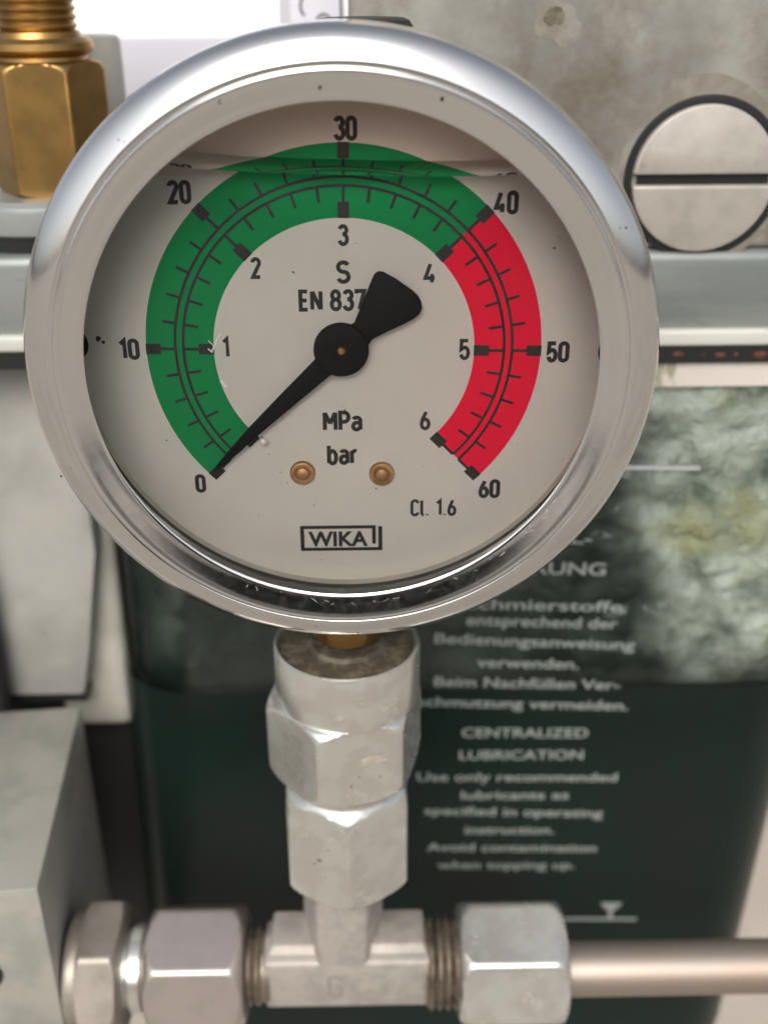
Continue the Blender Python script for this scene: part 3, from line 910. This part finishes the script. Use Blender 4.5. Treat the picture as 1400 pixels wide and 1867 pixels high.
tx = [('ZENTRAL-', 29.0, -45.2, 22, 2.4, -2.2), ('SCHMIERUNG', 28.6, -51.2, 28.5, 2.45, -2.2), ('Nur Schmierstoffe', 27.9, -58.6, 37.0, 2.2, -2.2), ('entsprechend der', 32.6, -62.2, 26.6, 2.2, -2.6),
      ('Bedienungsanweisung', 31.6, -66.3, 35.6, 2.2, -3.2), ('verwenden.', 30.6, -70.9, 18.2, 2.2, -2.4), ('Beim Nachfüllen Ver-', 30.7, -75.3, 33.6, 2.2, -2.2),
      ('schmutzung vermeiden.', 30.2, -79.8, 38.6, 2.2, -2.4), ('CENTRALIZED', 30.9, -86.5, 23.4, 2.2, -1.2), ('LUBRICATION', 30.5, -91.7, 23.2, 2.2, -0.8),
      ('Use only recommended', 30.0, -97.0, 38.0, 2.1, -1.2), ('lubricants as', 29.8, -101.4, 20.6, 2.1, -0.8), ('specified in operating', 29.8, -105.6, 34.5, 2.1, -2.2),
      ('instruction.', 29.2, -110.2, 17.4, 2.1, -1.2), ('Avoid contamination', 29.8, -114.8, 33.4, 2.1, -1.6), ('when topping up.', 29.0, -119.4, 27.4, 2.1, -1.2)]
def tank_front(z):
    t = (z + 14) / -146.0
    return 83 - (45 - 1.5 * t)
for s, x, z, wd, ht, rt in tx:
    obj('lettering', font_text(s, x, z, wd, ht, tank_front(z) - 0.11, R(rt), 0.012), PRINT, tank, smooth=0)
yy = tank_front(-134) - 0.11
obj('level_mark', join(ribbon([(40.5, -134.6), (56.5, -135.0)], .75, yy), ([(48.6, yy - .005, -130.2), (53.2, yy - .005, -130.3), (52.2, yy - .005, -131.9), (51.3, yy - .005, -132.8), (51.5, yy - .005, -134.7),
    (50.4, yy - .005, -134.7), (50.6, yy - .005, -132.8), (49.6, yy - .005, -131.8)], [tuple(range(8))])), PRINT, tank, smooth=0)
obj('level_mark', ribbon([(41.5, -32.7), (56.5, -33.0)], .7, tank_front(-33) - 0.11), mat('moulded_line', (0.42, 0.43, 0.44), 0.4), tank, smooth=0)

# ================================================================== pump block above the reservoir
fl = thing('machined_flange', (10, 60, -11.5), 'machined grey flange plate lying on top of the grease cup', 'flange')
obj('flange_plate', box(-120, 120, 37.2, 110, -10.2, 2.6, 1.6, 4), FLANGE, fl)
obj('flange_lip', box(-120, 120, 36.0, 110, -11.7, -9.2, 0.5, 3), mat('highlight_edge', (0.58, 0.58, 0.53), 0.5, 0.1, c2=(0.46, 0.47, 0.44), vscale=.06, stretch=(.3, 1, 1)), fl)  # the lip's paler colour carries the highlight along the bottom edge
gk = thing('gasket_strip', (10, 60, -14), 'dark gasket with rusty beads between the flange and the clear cup', 'gasket')
obj('gasket_band', box(-116, 116, 36.5, 108, -14.5, -11.65), DARKGAP, gk)
bd = []
for i in range(46):
    x = -45 + i * 2.9 + random.uniform(-.8, .8)
    r = random.uniform(.25, .7)
    V, F = lathe([(0, -r), (r * .8, -r * .6), (r, 0), (r * .8, r * .6), (0, r)], 'Z', (0, 0, 0), 10)
    e = random.uniform(1.0, 1.9)
    V = [(x + e * a * random.uniform(.8, 1.2), 36.5 + b * .5, -13.2 + random.uniform(-.15, .15) + c) for a, b, c in V]
    bd.append((V, F))
o = obj('rust_beads', join(*bd), RUST, gk)
o['kind'] = 'stuff'

pb = thing('pump_block', (60, 70, 2.7), 'stained grey cast pump block filling the upper right corner', 'pump block')
obj('block_body', box(0.6, 135, 38.0, 110, 2.7, 80, 1.2, 3), CAST, pb)
random.seed(11)
STAIN = mat('old_oil_stain', (0.20, 0.18, 0.145), 0.55, 0.2, c2=(0.26, 0.245, 0.215), vscale=0.3)
obj('rust_stain', blot(29.0, 33.4, 3.0, 37.97), STAIN, pb, smooth=0)
obj('blind_hole', blot(28.4, 34.2, 1.3, 37.95, 40, .3), GRIME, pb, smooth=0)
obj('rust_stain', blot(46.0, 25.6, .8, 37.96), STAIN, pb, smooth=0)
obj('rust_stain', blot(51.4, 13.6, 12.4, 37.972, 90, .1), STAIN, pb, smooth=0)
obj('recess_ring', lathe([(10.3, -.12), (11.15, -.10), (11.5, -.03), (11.5, .2), (10.3, .4)], 'Y', (51.2, 38.0, 12.7), 96), DARKGAP, pb)
ps = thing('slotted_plug_screw', (51.0, 37.5, 13), 'large round slotted plug screw in the pump block', 'screw')
def slotted(cx, cz, r, y, sw, depth):
    out = []
    for sg in (1, -1):
        a0 = math.asin(sw / 2 / r)
        o = [(cx + r * math.cos(a0 + (PI - 2 * a0) * i / 60), cz + sg * r * math.sin(a0 + (PI - 2 * a0) * i / 60)) for i in range(61)]
        out.append(prism(o, y, y + depth, 0.4))
    return join(*out)
obj('screw_head', slotted(51.1, 12.75, 10.25, 36.9, 1.5, 2.4), SCREW, ps, smooth=40)
obj('slot_floor', box(41.6, 60.6, 37.9, 39.2, 11.9, 13.6), DARKGAP, ps)

# ================================================================== brass fitting at the upper left
bs = thing('grey_boss', (-46, 56, 5), 'grey round boss carrying the brass fitting at the left edge', 'boss')
obj('boss_body', lathe([(0, 9.9), (15.0, 9.9), (15.8, 9.2), (16, 8.5), (16, 5.3), (15.4, 4.9), (0, 4.9)], 'Z', (-47, 54, 0), 96), FLANGE, bs)
obj('boss_seal', lathe([(0, 4.95), (15.2, 4.95), (15.2, 2.5), (0, 2.5)], 'Z', (-47, 54, 0), 72), DARKGAP, bs)
bf = thing('brass_fitting', (-45, 50, 10), 'blurred brass hexagon fitting with threaded neck in the upper left corner', 'pipe fitting')
bc = (-44.8, 51.0, 0)
obj('hexagon', hexnut('Z', bc, 9.9, 28.4, 15.6, R(-90 + 6), (0.97, .6), (0.92, 1.6)), BRASS, bf)
obj('flange_ring', lathe([(0, 31.6), (6.9, 31.4), (7.7, 30.8), (7.8, 29.9), (7.1, 29.2), (6.6, 28.9), (6.7, 28.3), (0, 28.3)], 'Z', bc, 72), BRASS, bf)
p, z = [(6.3, 31.3), (5.9, 32.2)], 32.4
while z < 46:
    p += [(5.25, z), (5.7, z + .5), (5.7, z + .62), (5.25, z + 1.1)]
    z += 1.15
obj('threaded_neck', lathe(p, 'Z', bc, 72), BRASS, bf)
hb = obj('grey_cylinder', rod('Z', (-42.0, 66, 0), 5.8, 9.9, 31.0, 64, 0.8), PALE, base=(-42, 66, 10))
tag(hb, 'pale grey cylinder half hidden behind the brass fitting', 'cylinder')

# ================================================================== white cover and sticker, upper left background
wc = thing('white_cover', (-20, 110, 3), 'overexposed white sloping cover behind the brass fitting', 'cover')
obj('front_panel', box(-80, 0.2, 92, 112, 2.7, 29.2, 0.8), WHITE_SHADED, wc)
def slope():
    V = [(-80, 93.2, 29.0), (0.2, 93.2, 29.0), (0.2, 150, 84.0), (-80, 150, 84.0), (-80, 111, 29.0), (0.2, 111, 29.0), (0.2, 152, 80), (-80, 152, 80)]
    return V, [(0, 1, 2, 3), (4, 5, 6, 7), (0, 1, 5, 4), (3, 2, 6, 7), (0, 4, 7, 3), (1, 5, 6, 2)]
obj('sloping_lid', slope(), WHITE, wc, smooth=0)
st = thing('sticker', (-5, 78, 28), 'small white sticker with handwritten marks above the gauge', 'sticker')
obj('backing_plate', box(-11.5, -0.9, 77.5, 79, 2.7, 44, 0.1), WHITE_SHADED, st)
obj('paper', box(-9.6, -1.35, 77.3, 77.5, 20, 43, 0.0), STICKER, st)
obj('lettering', join(ribbon(arc(-6.9, 34.6, 1.0, 1.5, 95, 250), .42, 77.25), ribbon([(-5.6, 28)] + arc(-4.1, 31.8, 1.25, 1.55, 180, 0) + [(-2.7, 28)], .42, 77.25),
                      ribbon([(-7.5, 30), (-7.2, 31.3)], .4, 77.25)), TEXTINK, st, smooth=0)
obj('dark_border', box(-1.35, -0.85, 77.1, 77.45, 20, 44), TEXTINK, st, smooth=0)

# ================================================================== grey housing, strip and hose at the left
hg = thing('grey_housing', (-75, 60, -82), 'plain light grey housing panel at the left edge above the manifold block', 'housing')
obj('panel', prism([(-110, -82.2), (-51.4, -82.2), (-49.2, -72), (-45.6, -52), (-45.2, -14.5), (-110, -14.5)], 46, 90, 0.8), HOUSING, hg)
obj('bottom_seam', box(-110, -51.2, 46.6, 88, -83.8, -82.2), DARKGAP, hg)
sb = thing('support_bracket', (-50, 58, -170), 'narrow upright bracket beside the dark green cup, pale above, with a dark plate below', 'bracket')
obj('pale_strip', box(-58, -43.6, 51, 62, -94, -14.3, 3.0, 4), PALE, sb)
obj('dark_plate', box(-130, -46.0, 56, 62, -175, -83.9), RUBBER, sb)  # dark sheet filling the area between manifold block and cup
hose_pts = []
V, F = [], []
n = 24
for k in range(25):
    z = -38 - k * 2.3
    x = -67.6 - 0.02 * k + 1.2 * math.sin(k * .12)
    for i in range(n):
        V.append((x + 3.0 * math.cos(2 * PI * i / n), 42.6 + 3.0 * math.sin(2 * PI * i / n), z))
for k in range(24):
    for i in range(n):
        F.append((k * n + i, k * n + (i + 1) % n, k * n + n + (i + 1) % n, k * n + n + i))
ho = obj('black_hose', (V, F), RUBBER, base=(-62, 42.6, -90))
tag(ho, 'black rubber hose at the left edge in front of the grey housing', 'hose')
bw = obj('machine_panel', box(-260, 260, 132, 140, -420, -14, 2), mat('beige_panel', (0.46, 0.41, 0.36), 0.6, 0.0, c2=(0.42, 0.37, 0.33), vscale=0.02), base=(0, 136, -420))
tag(bw, 'beige machine panel behind the lower right of the cup', 'panel')
